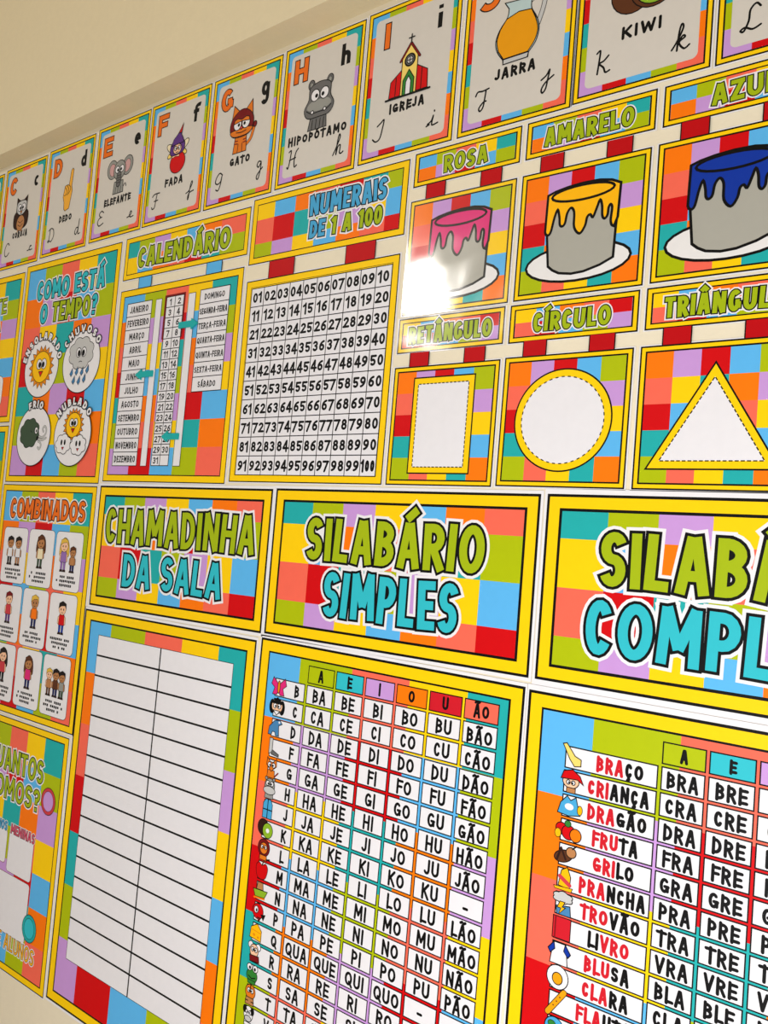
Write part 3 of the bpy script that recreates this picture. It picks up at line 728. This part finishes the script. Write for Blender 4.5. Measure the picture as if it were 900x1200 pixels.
# ---- class rules poster --------------------------------------------------
po = Poster('class_rules_poster', 'class rules poster headed COMBINADOS with nine cards of children', 'poster', -1.9180,-.1472,.4156,.5776,.0009,None,False,(2.0,2.0))
po.frame(2.4, 15.4, 2.6); po.mosaic(R_)
m = po.mb(); text(m, 'COMBINADOS', 47, 378, 37, 86, 4.6, title_specs(2.6,3.2,'orangeL'), po.up(.1), gap=.08, jit=3)
m.build('title_lettering', po.root, False, 'orange lettering reading COMBINADOS'); po.up(.06)
def kid(p, x, y, h, hair, top, bot, skin='skin', long=False, turn=0):
    """child drawn standing; y is the foot line, h the height"""
    s = h/100
    f = lambda pts: [(x+a*s, y+b*s) for a, b in pts]
    if long: p.poly(f([(-20,-86),(0,-102),(22,-86),(26,-50),(12,-46),(-12,-46),(-24,-52)]), hair, sm=True)
    for d in (-1,1):
        p.poly(f([(d*2,-30),(d*13,-30),(d*12,-4),(d*3,-4)]), bot, .5)
        p.poly(f([(d*1,-6),(d*14,-6),(d*16,0),(d*1,0)]), 'dbrown', .4)
        p.poly(f([(d*11,-58),(d*20,-52),(d*21,-32),(d*15,-30)]), skin, .5)
    p.poly(f([(-13,-60),(13,-60),(15,-28),(-15,-28)]), top, .5)
    p.ell(x, y-78*s, 19*s, 19*s, skin, .5)
    p.poly(f([(-20,-78),(-18,-94),(0,-101),(18,-94),(20,-78),(12,-88),(-6,-86)]), hair, .5)
    for d in (-1,1): p.ell(x+d*7*s+turn*s, y-76*s, 2.4*s, 3.4*s, 'black', 0)
    p.line(f([(-5+turn,-67),(0+turn,-65),(5+turn,-67)]), .6)
KIDS = [
 [(-20,66,'hair','white','black','tan',0),(18,66,'hair','white','tan','tan',0)], [(0,74,'brown','cream','dgreen','tan',1)], [(-18,72,'blond','violet','violet','skin',1),(20,56,'brown','tan','navy','tan',0)],
 [(0,72,'maroon','rose','purple','skin',0)], [(0,74,'blond','orange','navy','tan',0)], [(0,70,'hair','red','blue','skin',0)],
 [(0,76,'hair','rose','black','skin',1)], [(0,72,'brown','pink','navy','tan',1)], [(-26,58,'blond','tan','brown','skin',0),(2,60,'hair','brown','navy','tan',0),(28,58,'hair','grey','dgreen','tan',0)]]
KNAME = ['two children in white shirts','girl with long hair in a green skirt','taller child in lilac beside a smaller child','boy in a red shirt','fair child in orange','child in a red shirt and blue shorts','child in a pink striped top','girl in blue trousers','row of three children']
for i in range(9):
    u0, v0 = 31+(i % 3)*120, 112.5+(i//3)*148.5; u1, v1 = u0+111, v0+141
    m = po.mb(); z = po.up(.02); m.convex(rrect(u0-1.2,v0-1.2,u1+1.2,v1+1.2,12), 'ink', z); m.convex(rrect(u0,v0,u1,v1,11), 'white', z+.04)
    c = m.build('rule_card', po.root, False, 'rule card with '+KNAME[i])
    p = Pic(po, z=z+.1, ow=.5, dz=.02)
    for x, h, hair, top, bot, skin, lg in KIDS[i]: kid(p, u0+55+x, v0+96, h*1.12, hair, top, bot, skin, bool(lg))
    zz = po.z; p.build('children_picture', c); po.z = zz
    m = po.mb(); rg = random.Random(i)
    for r in range(3):
        n = rg.choice((9,10,11)) if r < 2 else 7
        for k in range(n):
            if rg.random() < .12: continue
            a = u0+55+(k-n/2)*7.4; m.rect(a, v0+105+r*10, a+5.8, v0+110+r*10+rg.random()*1.4, 'ink', z+.1)
    m.build('small_print', c, False, 'lines of tiny black print')
po.up(.9)

# ---- big headers -----------------------------------------------------------
def header(lab, cx, cy, t, w, h, l1, b1, l2, b2, r, jit=2.5, mg=(4.2,5.6)):
    po = Poster('title_poster', lab, 'poster', cx, cy, w, h, t, 'three wide title posters in the middle row', False, mg)
    po.frame(4.2, 21.0, 4.4); W, H = po.w, po.h
    po.mosaic(HEAD, vs=[25.4, 66, 138.5, 210, H-25.4], us=[25.4]+[25.4+72.2*(W/552.2)*i-1 for i in range(1,7)]+[W-25.4])
    z = po.up(.1); m = po.mb()
    text(m, l1, *b1, r, title_specs(4.2,4.6,'limeL'), z, gap=.1, jit=jit); m.build('upper_title_lettering', po.root, False, 'lime green lettering reading '+l1)
    m = po.mb(); text(m, l2, *b2, r, title_specs(4.2,4.6,'tealL'), z+.2, gap=.1, jit=jit); m.build('lower_title_lettering', po.root, False, 'turquoise lettering reading '+l2)
header('wide title poster reading CHAMADINHA DA SALA', -1.4195,.0064,.0042,.5559,.2775, 'CHAMADINHA', (37,518,53,130), 'DA SALA', (114,436,152,224), 6.6)
header('wide title poster reading SILABÁRIO SIMPLES', -.8568,.0097,.0027,.5522,.2776, 'SILABÁRIO', (88,462,53,130), 'SIMPLES', (139,421,148,228), 7.2, mg=(4.2,5.2))
header('wide title poster reading SILABÁRIO COMPLEXO, cut by the right edge', -.2942,.0111,.0005,.5522,.2776, 'SILABÁRIO', (89,462,53,131), 'COMPLEXO', (74,478,152,230), 7.2, mg=(4.2,8.2))

# ---- tall charts -----------------------------------------------------------
TV = [25.4, 143, 262, 381, 500, 619, 738, 855]
TU = [25.4, 103, 224, 345, 456, 530]
po = Poster('roll_call_chart', 'tall blank roll call chart with two ruled white columns', 'poster', -1.4298,-.5845,.5576,.8799,-.003,None,False,(2.6,5.2))
po.frame(4.0, 22.3, 4.2)
po.mosaic(R_, us=[25.9,103,224,345,456,po.w-25.9], vs=[25.9,141,258,374,500,618,735,854])
m = po.mb(); z = po.up(.05); u0, v0, u1, v1 = 60, 54, 500, 772
m.rect(u0-1.2, v0-1.2, u1+1.2, v1+1.2, 'ink', z); m.rect(u0, v0, u1, v1, 'pale', z+.04)
g = m.build('ruled_panel', po.root, False, 'white panel')
m = po.mb()
n = 16
for i in range(1, n): m.rect(u0, v0+(v1-v0)*i/n-2.0, u1, v0+(v1-v0)*i/n+2.0, 'ink', z+.08)
m.rect(278.4, v0, 282.2, v1, 'ink', z+.08); m.build('ruled_lines', g, False, 'black ruled lines')

CONS = 'B C D F G H J K L M N P Q R S T V X Z'.split()
def syl(c, v):
    if c == 'Q': return {'A':'QUA','E':'QUE','I':'QUI','O':'QUO','U':'-','ÃO':'-'}[v]
    if c == 'K' and v == 'ÃO': return '-'
    return c+v
def bcell(m, u0, v0, u1, v1, k, z, ln=1.9):
    m.rect(u0-ln, v0-ln, u1+ln, v1+ln, 'ink', z); m.rect(u0, v0, u1, v1, k, z+.04)
# tiny pictures
def i_butterfly(p):
    for d in (-1,1): p.poly([(0,-4),(d*14,-16),(d*18,-4),(d*10,2),(d*14,14),(d*4,14),(0,6)], 'pink')
    p.ell(0,0,3,11,'sunray')
def i_dog(p):
    for d in (-1,1): p.ell(d*12,0,6,12,'ink')
    p.ell(0,-2,13,13,'skin'); p.poly([(-13,-6),(0,-17),(13,-6)],'ink'); p.eyes(0,-2,4,5); p.poly([(-8,6),(8,6),(0,14)],'white')
def i_dino(p):
    p.poly([(-16,14),(-14,0),(-2,-12),(10,-14),(16,-8),(8,-4),(10,14),(2,14),(0,8),(-6,8),(-8,14)],'drop'); p.ell(9,-10,2,2,'white',0)
def i_knife(p):
    p.poly([(-10,-16),(-2,-16),(-2,8),(-10,12)],'lgrey'); p.poly([(-2,4),(14,10),(14,14),(-4,12)],'dgrey')
def i_cat(p):
    p.poly([(-8,4),(8,4),(9,17),(-9,17)],'cat',.6); p.poly([(-12,-4),(-11,-17),(-3,-10),(3,-10),(11,-17),(12,-4),(0,6)],'cat'); p.eyes(0,-5,4,5); p.line([(9,14),(17,6)],1.4,'maroon')
def i_hippo(p):
    p.poly([(-9,6),(9,6),(10,18),(-10,18)],'grey',.6); p.ell(0,-4,12,13,'grey'); p.ell(0,4,14,7,'lgrey'); p.eyes(0,-8,4,5)
    for d in (-1,1): p.ell(d*9,-16,3,3,'grey')
def i_window(p):
    p.poly([(-11,17),(-11,-8),(-6,-16),(6,-16),(11,-8),(11,17)],'blueL'); p.line([(0,-16),(0,17)],1); p.line([(-11,2),(11,2)],1)
def i_kiwi(p): p.ell(-6,-2,13,14,'dbrown'); p.ell(5,2,12,13,'kiwi'); p.ell(5,2,4,4,'white',0)
def i_lion(p): p.ell(0,-3,14,15,'maroon'); p.ell(0,-2,9,10,'cat'); p.eyes(0,-4,3,4); p.poly([(-8,10),(8,10),(10,18),(-8,18)],'cat',.6); p.line([(8,16),(16,14)],1.2)
def i_apple(p): p.poly([(-14,-4),(-8,-12),(0,-8),(8,-12),(14,-4),(10,12),(0,16),(-10,12)],'red',.6,sm=True); p.line([(0,-8),(3,-17)],1.4,'brown')
def i_ship(p): p.poly([(-16,0),(18,-2),(12,10),(-10,12)],'kiwi'); p.poly([(-6,-14),(6,-14),(8,-2),(-8,-1)],'tan'); p.line([(-12,14),(12,12)],1.6,'orange')
def i_bird(p): p.ell(0,0,13,13,'red'); p.ell(-4,-2,5,6,'white'); p.ell(-3,-1,2,3,'black',0); p.poly([(8,4),(18,2),(14,12)],'ink'); p.poly([(0,10),(8,10),(4,17)],'maroon')
def i_cheese(p): p.poly([(-14,12),(-12,-6),(2,-14),(13,-4),(13,14)],'gold'); p.line([(-12,-2),(13,0)],.8,'sunray'); p.ell(-4,6,3,2.5,'sunray',0); p.ell(6,8,2.4,2,'sunray',0)
def i_mouse(p):
    for d in (-1,1): p.ell(d*9,-11,6,6,'white')
    p.ell(0,-3,10,11,'skin'); p.eyes(0,-5,3.5,4); p.poly([(-10,6),(12,4),(14,14),(-8,16)],'maroon')
def i_frog(p):
    p.ell(0,4,13,11,'green'); 
    for d in (-1,1): p.ell(d*7,-9,6,6,'white'); p.ell(d*6,-8,2.4,3,'black',0)
    p.line([(-8,6),(0,9),(8,6)],1); p.poly([(-10,12),(10,12),(8,18),(-8,18)],'green',.6)
def i_tiger(p): p.ell(0,-4,12,12,'cat'); p.eyes(0,-6,3.6,4); p.poly([(-9,6),(9,6),(10,18),(-10,18)],'tan'); p.line([(0,-16),(0,-10)],1.2); p.line([(-10,12),(-4,12)],1); p.line([(10,12),(4,12)],1)
def i_cow(p): p.ell(0,-2,11,13,'white'); p.ell(-9,-8,4,6,'ink'); p.ell(9,-8,4,6,'ink'); p.eyes(0,-5,3,4); p.ell(0,6,8,5,'lgrey'); p.poly([(-8,12),(8,12),(8,18),(-8,18)],'white')
def i_mug(p): p.line([(8,-6),(15,-2),(13,6),(8,8)],1.6); p.poly([(-10,-12),(9,-12),(8,14),(-9,14)],'violet')
def i_zebra(p): p.ell(0,-2,10,14,'white'); p.line([(-8,-8),(8,-4)],1.4); p.line([(-8,0),(8,4)],1.4); p.eyes(0,-7,3,4)
ICONS = [('butterfly',i_butterfly),('dog',i_dog),('dinosaur',i_dino),('knife',i_knife),('cat',i_cat),('hippopotamus',i_hippo),('window',i_window),('kiwi',i_kiwi),('lion',i_lion),('apple',i_apple),('ship',i_ship),('bird',i_bird),('cheese',i_cheese),('mouse',i_mouse),('frog',i_frog),('tiger',i_tiger),('cow',i_cow),('mug',i_mug),('zebra',i_zebra)]
HC = ['lime','tealL','lilac','orange','redL','salmon']
po = Poster('simple_syllable_chart', 'tall syllable chart with letter pictures and rows from BA to ZÃO', 'poster', -.8640,-.1400-.44,.5535,.88,-.008,None,False,(2.6,5.2))
po.frame(4.2, 22.3, 4.2); po.mosaic(R_, us=TU[:5]+[po.w-25.9], vs=TV[:7]+[854])
HE = ['A','E','I','O','U','ÃO']; pit = 37.2
z = po.up(.06)
for j, hd in enumerate(HE):
    a = 126+65.5*j; m = po.mb(); bcell(m, a, 36, a+58, 64.5, HC[j], z); c = m.build('vowel_cell', po.root, False, 'coloured heading cell %s' % hd)
    m = po.mb(); ctext(m, hd, a+29, 50.5, 19, 2.1, 'ink', z+.1, 40, 1.0); m.build('vowel_letter', c)
for i, cn in enumerate(CONS):
    v = 71+pit*i; m = po.mb(); bcell(m, 48, v, 118, v+30, 'pale', z)
    c = m.build('letter_cell', po.root, False, 'white cell with letter %s and a %s' % (cn, ICONS[i][0]))
    m = po.mb(); ctext(m, cn, 101, v+15.5, 20, 2.1, 'ink', z+.1, None, 1.0); m.build('letter', c)
    p = Pic(po, z=z+.14, ou=56, ov=v+14, ow=.7, sx=1.05, sy=1.05, dz=.02); zz = po.z; ICONS[i][1](p); p.build(ICONS[i][0]+'_picture', c); po.z = zz
def syllable_cell(po, u0, v0, w, h, wd, H, r, maxw, dv=0):
    m = po.mb(); bcell(m, u0, v0, u0+w, v0+h, 'pale', z); c = m.build('syllable_cell', po.root, False, 'white cell reading %s' % wd)
    m = po.mb(); ctext(m, wd, u0+w/2, v0+h/2+.8+dv, H, r, 'ink', z+.1, maxw, 1.04, .12); m.build('syllable_lettering', c)
for i, cn in enumerate(CONS[:16]):
    for j, vw in enumerate(HE): syllable_cell(po, 126+65.5*j, 71+pit*i, 58, 30.3, syl(cn, vw), 22 if j < 5 else 20.5, 2.15, 52, 0 if j < 5 else 2.2)
m = po.mb()                                             # the last rows, cut by the photo's lower edge
for i in range(16, 19):
    for j, vw in enumerate(HE):
        a = 126+65.5*j; v = 71+pit*i; bcell(m, a, v, a+58, v+30.3, 'pale', z); ctext(m, syl(CONS[i], vw), a+29, v+16, 22, 2.15, 'ink', z+.1, 52, 1.04, .12)
m.build('lower_syllable_print', po.root, False, 'lowest rows of white syllable cells')['kind'] = 'stuff'

# complex syllables
def j_arm(p): p.poly([(-16,-18),(-10,-20),(4,-2),(14,2),(14,12),(4,14),(-4,4)],'straw')
def j_child(p): p.ell(0,0,13,11,'skin'); p.poly([(-16,-2),(-12,-14),(2,-18),(14,-10),(20,2),(10,-4)],'red'); p.eyes(0,2,3,4); p.poly([(-6,10),(8,10),(8,18),(-6,18)],'tan',.6)
def j_dragon(p): p.poly([(-18,14),(-14,-2),(-4,-14),(2,-8),(10,-14),(14,0),(18,12),(0,16)],'blueL'); p.ell(0,2,7,5,'white',0); p.ell(17,4,4,7,'gold',.5)
def j_fruit(p): p.ell(-10,0,9,9,'red'); p.ell(2,4,11,11,'red'); p.ell(13,6,9,10,'orange'); p.ell(0,-9,5,5,'green',.5); p.ell(-15,8,5,7,'gold',.5)
def j_cricket(p): p.ell(-4,4,15,9,'brown',rot=-20); p.ell(8,-4,8,8,'tan'); p.line([(-14,12),(-8,-8),(0,8)],1.6,'dbrown'); p.line([(10,-10),(16,-16)],1)
def j_board(p): p.poly([(-9,12),(-5,-12),(4,-18),(10,-4),(9,14)],'gold'); p.line([(-7,-2),(9,8)],3,'rose'); p.poly([(-16,14),(14,12),(12,18),(-14,18)],'gold',.5)
def j_storm(p): p.poly(blob(0,-8,14,8,6,.2),'lgrey'); p.poly([(-10,6),(12,2),(14,18),(-8,18)],'drop'); p.poly([(-4,-2),(4,-2),(0,6),(5,6),(-5,18),(-2,8),(-8,8)],'gold',.6)
def j_book(p): p.poly([(-15,-16),(13,-16),(13,17),(-15,17)],'redL'); p.line([(-11,-16),(-11,17)],1,'maroon')
def j_blouse(p): p.poly([(-10,-14),(10,-14),(14,18),(-14,18)],'white'); 
def j_blouse2(p):
    j_blouse(p)
    for d in (-1,1): p.poly([(d*9,-14),(d*18,-2),(d*14,4),(d*7,-4)],'blue')
def j_egg(p): p.ell(0,0,17,18,'white'); p.ell(0,2,8,9,'juice')
def j_flute(p):
    p.line([(-12,18),(12,-18)],4.6); p.line([(-12,18),(12,-18)],3.6,'juice')
    for k in (-.5,-.1,.3): p.ell(-12*k,18*k,1.2,1.2,'brown',0)
def j_globe(p): p.ell(0,0,15,15,'blueL'); p.ell(-4,-4,6,5,'green',.4); p.ell(6,6,5,4,'green',.4)
def j_plant(p): p.poly([(-8,4),(8,4),(6,16),(-6,16)],'orange'); p.ell(-5,-6,5,9,'green',.6,rot=-25); p.ell(5,-6,5,9,'green',.6,rot=25)
WORDS = [('BRAÇO','BR',3,'arm',j_arm),('CRIANÇA','CR',3,'child',j_child),('DRAGÃO','DR',3,'dragon',j_dragon),('FRUTA','FR',3,'fruit',j_fruit),('GRILO','GR',3,'cricket',j_cricket),('PRANCHA','PR',3,'surfboard',j_board),('TROVÃO','TR',3,'storm_cloud',j_storm),('LIVRO','VR',-3,'book',j_book),('BLUSA','BL',3,'blouse',j_blouse2),('CLARA','CL',3,'egg',j_egg),('FLAUTA','FL',3,'flute',j_flute),('GLOBO','GL',3,'globe',j_globe),('PLANTA','PL',3,'plant',j_plant)]
po = Poster('complex_syllable_chart', 'tall syllable chart with picture words from BRAÇO down, cut by the right edge', 'poster', -.3004,-.1446-.44,.5544,.88,0,None,False,(2.6,8.0))
po.frame(4.2, 22.3, 4.2); po.mosaic(R_, us=TU[:5]+[po.w-25.9], vs=TV[:7]+[854])
z = po.up(.06); pit = 34.25
for j, hd in enumerate(HE[:5]):
    a = 202.5+60.6*j; m = po.mb(); bcell(m, a, 38.5, a+53.5, 65, HC[j], z); c = m.build('vowel_cell', po.root, False, 'coloured heading cell %s' % hd)
    m = po.mb(); ctext(m, hd, a+27, 52, 16, 2.0, 'ink', z+.1, None, 1.0); m.build('vowel_letter', c)
for i, (wd, cl, nr, ic, fn) in enumerate(WORDS):
    v = 71.5+pit*i; m = po.mb(); bcell(m, 65.5, v, 195, v+28.3, 'pale', z)
    c = m.build('word_cell', po.root, False, 'white word cell with %s and a picture of %s' % (wd, ic.replace('_',' ')))
    f = ['redL' if (k < nr if nr > 0 else k >= len(wd)+nr) else 'ink' for k in range(len(wd))]
    m = po.mb(); ctext(m, wd, 144, v+14.5, 19.5, 2.3, 'ink', z+.1, 94, .98, .12, fills=f); m.build('word_lettering', c, False, 'red and black word %s' % wd)
    p = Pic(po, z=z+.14, ou=75 if ic != 'book' else 77, ov=v+13, ow=.7, sx=.95, sy=.92, dz=.02); zz = po.z; fn(p); p.build(ic+'_picture', c); po.z = zz
for i, w_ in enumerate(WORDS):
    for j in range(5): syllable_cell(po, 202.5+60.6*j, 71.5+pit*i, 53.5, 28, w_[1]+HE[j], 19.5, 2.15, 47)

# ---- left-edge posters --------------------------------------------------------
po = Poster('counting_poster', 'class counting poster headed QUANTOS SOMOS?, lowest at the left edge', 'poster', -1.9280,-.7382,.4153,.5859,-.0012,None,False,(2.0,2.0))
po.frame(2.4, 15.4, 2.6); po.mosaic(R_)
z = po.up(.06)
for nm, a in (('boys_panel',(90,266,200,344)),('girls_panel',(210,264,316,358)),('total_panel',(90,364,316,500))):
    m = po.mb(); m.convex(rrect(a[0]-1.2,a[1]-1.2,a[2]+1.2,a[3]+1.2,9), 'maroon', z); m.convex(rrect(*a,8), 'pale', z+.04); m.build(nm, po.root, False, 'white rounded panel')
z = po.up(.12)
m = po.mb(); text(m, 'QUANTOS', 78, 326, 74, 126, 4.0, title_specs(2.4,3.0,'limeL'), z, gap=.1, jit=3); m.build('upper_title_lettering', po.root, False, 'lime lettering reading QUANTOS')
m = po.mb(); text(m, 'SOMOS?', 90, 322, 142, 192, 4.0, title_specs(2.4,3.0,'limeL'), z, gap=.1, jit=3); m.build('lower_title_lettering', po.root, False, 'lime lettering reading SOMOS?')
m = po.mb(); text(m, 'MENINOS', 100, 196, 246, 268, 1.9, title_specs(1.2,1.6,'blueL'), z, gap=.12); m.build('boys_lettering', po.root, False, 'blue word MENINOS')
m = po.mb(); text(m, 'MENINAS', 214, 318, 246, 268, 1.9, title_specs(1.2,1.6,'pinkL'), z, gap=.12); m.build('girls_lettering', po.root, False, 'pink word MENINAS')
m = po.mb(); text(m, 'TOTAL DE ALUNOS', 60, 363, 500, 534, 2.2, title_specs(1.2,2.0,'goldL'), z, gap=.1); m.build('total_lettering', po.root, False, 'yellow words TOTAL DE ALUNOS')
for nm, u, v, k in (('pink_button_print',357,158,'rose'),('teal_button_print',333,458,'teal')):
    p = Pic(po, ow=.8); p.ell(u, v, 29, 31, k); p.ell(u, v, 21, 23, 'lilac' if k == 'rose' else 'tealL', .5); p.build(nm, None, 'round printed button')

po = Poster('helper_poster', 'helper poster with lettering ending in NTE, upper left edge of the photo', 'poster', -2.3390,.5111,.4150,.4089,-.001,None,False,(2.0,2.0))
po.frame(2.4, 15.4, 2.6); po.mosaic(R_)
m = po.mb(); z = po.up(.1); text(m, 'AJUDANTE', 78, 336, 62, 104, 3.6, title_specs(2.2,2.8,'limeL'), z, gap=.1, jit=3); m.build('upper_title_lettering', po.root, False, 'lime lettering')
m = po.mb(); text(m, 'DO DIA', 130, 316, 116, 154, 3.6, title_specs(2.2,2.8,'redL'), z, gap=.1, jit=3); m.build('lower_title_lettering', po.root, False, 'red lettering')
m = po.mb(); z = po.up(.2); m.convex(rrect(48.8,278.8,361.2,366.2,19), 'ink', z); m.convex(rrect(50,280,360,365,18), 'white', z+.04); m.build('name_panel', po.root, False, 'white rounded panel')
po = Poster('cropped_poster', 'colour block poster cut by the left edge, beside the COMBINADOS poster', 'poster', -2.3390,.0105,.4150,.5750,0,None,False,(2.0,2.0))
po.frame(2.4, 15.4, 2.6); po.mosaic(R_)
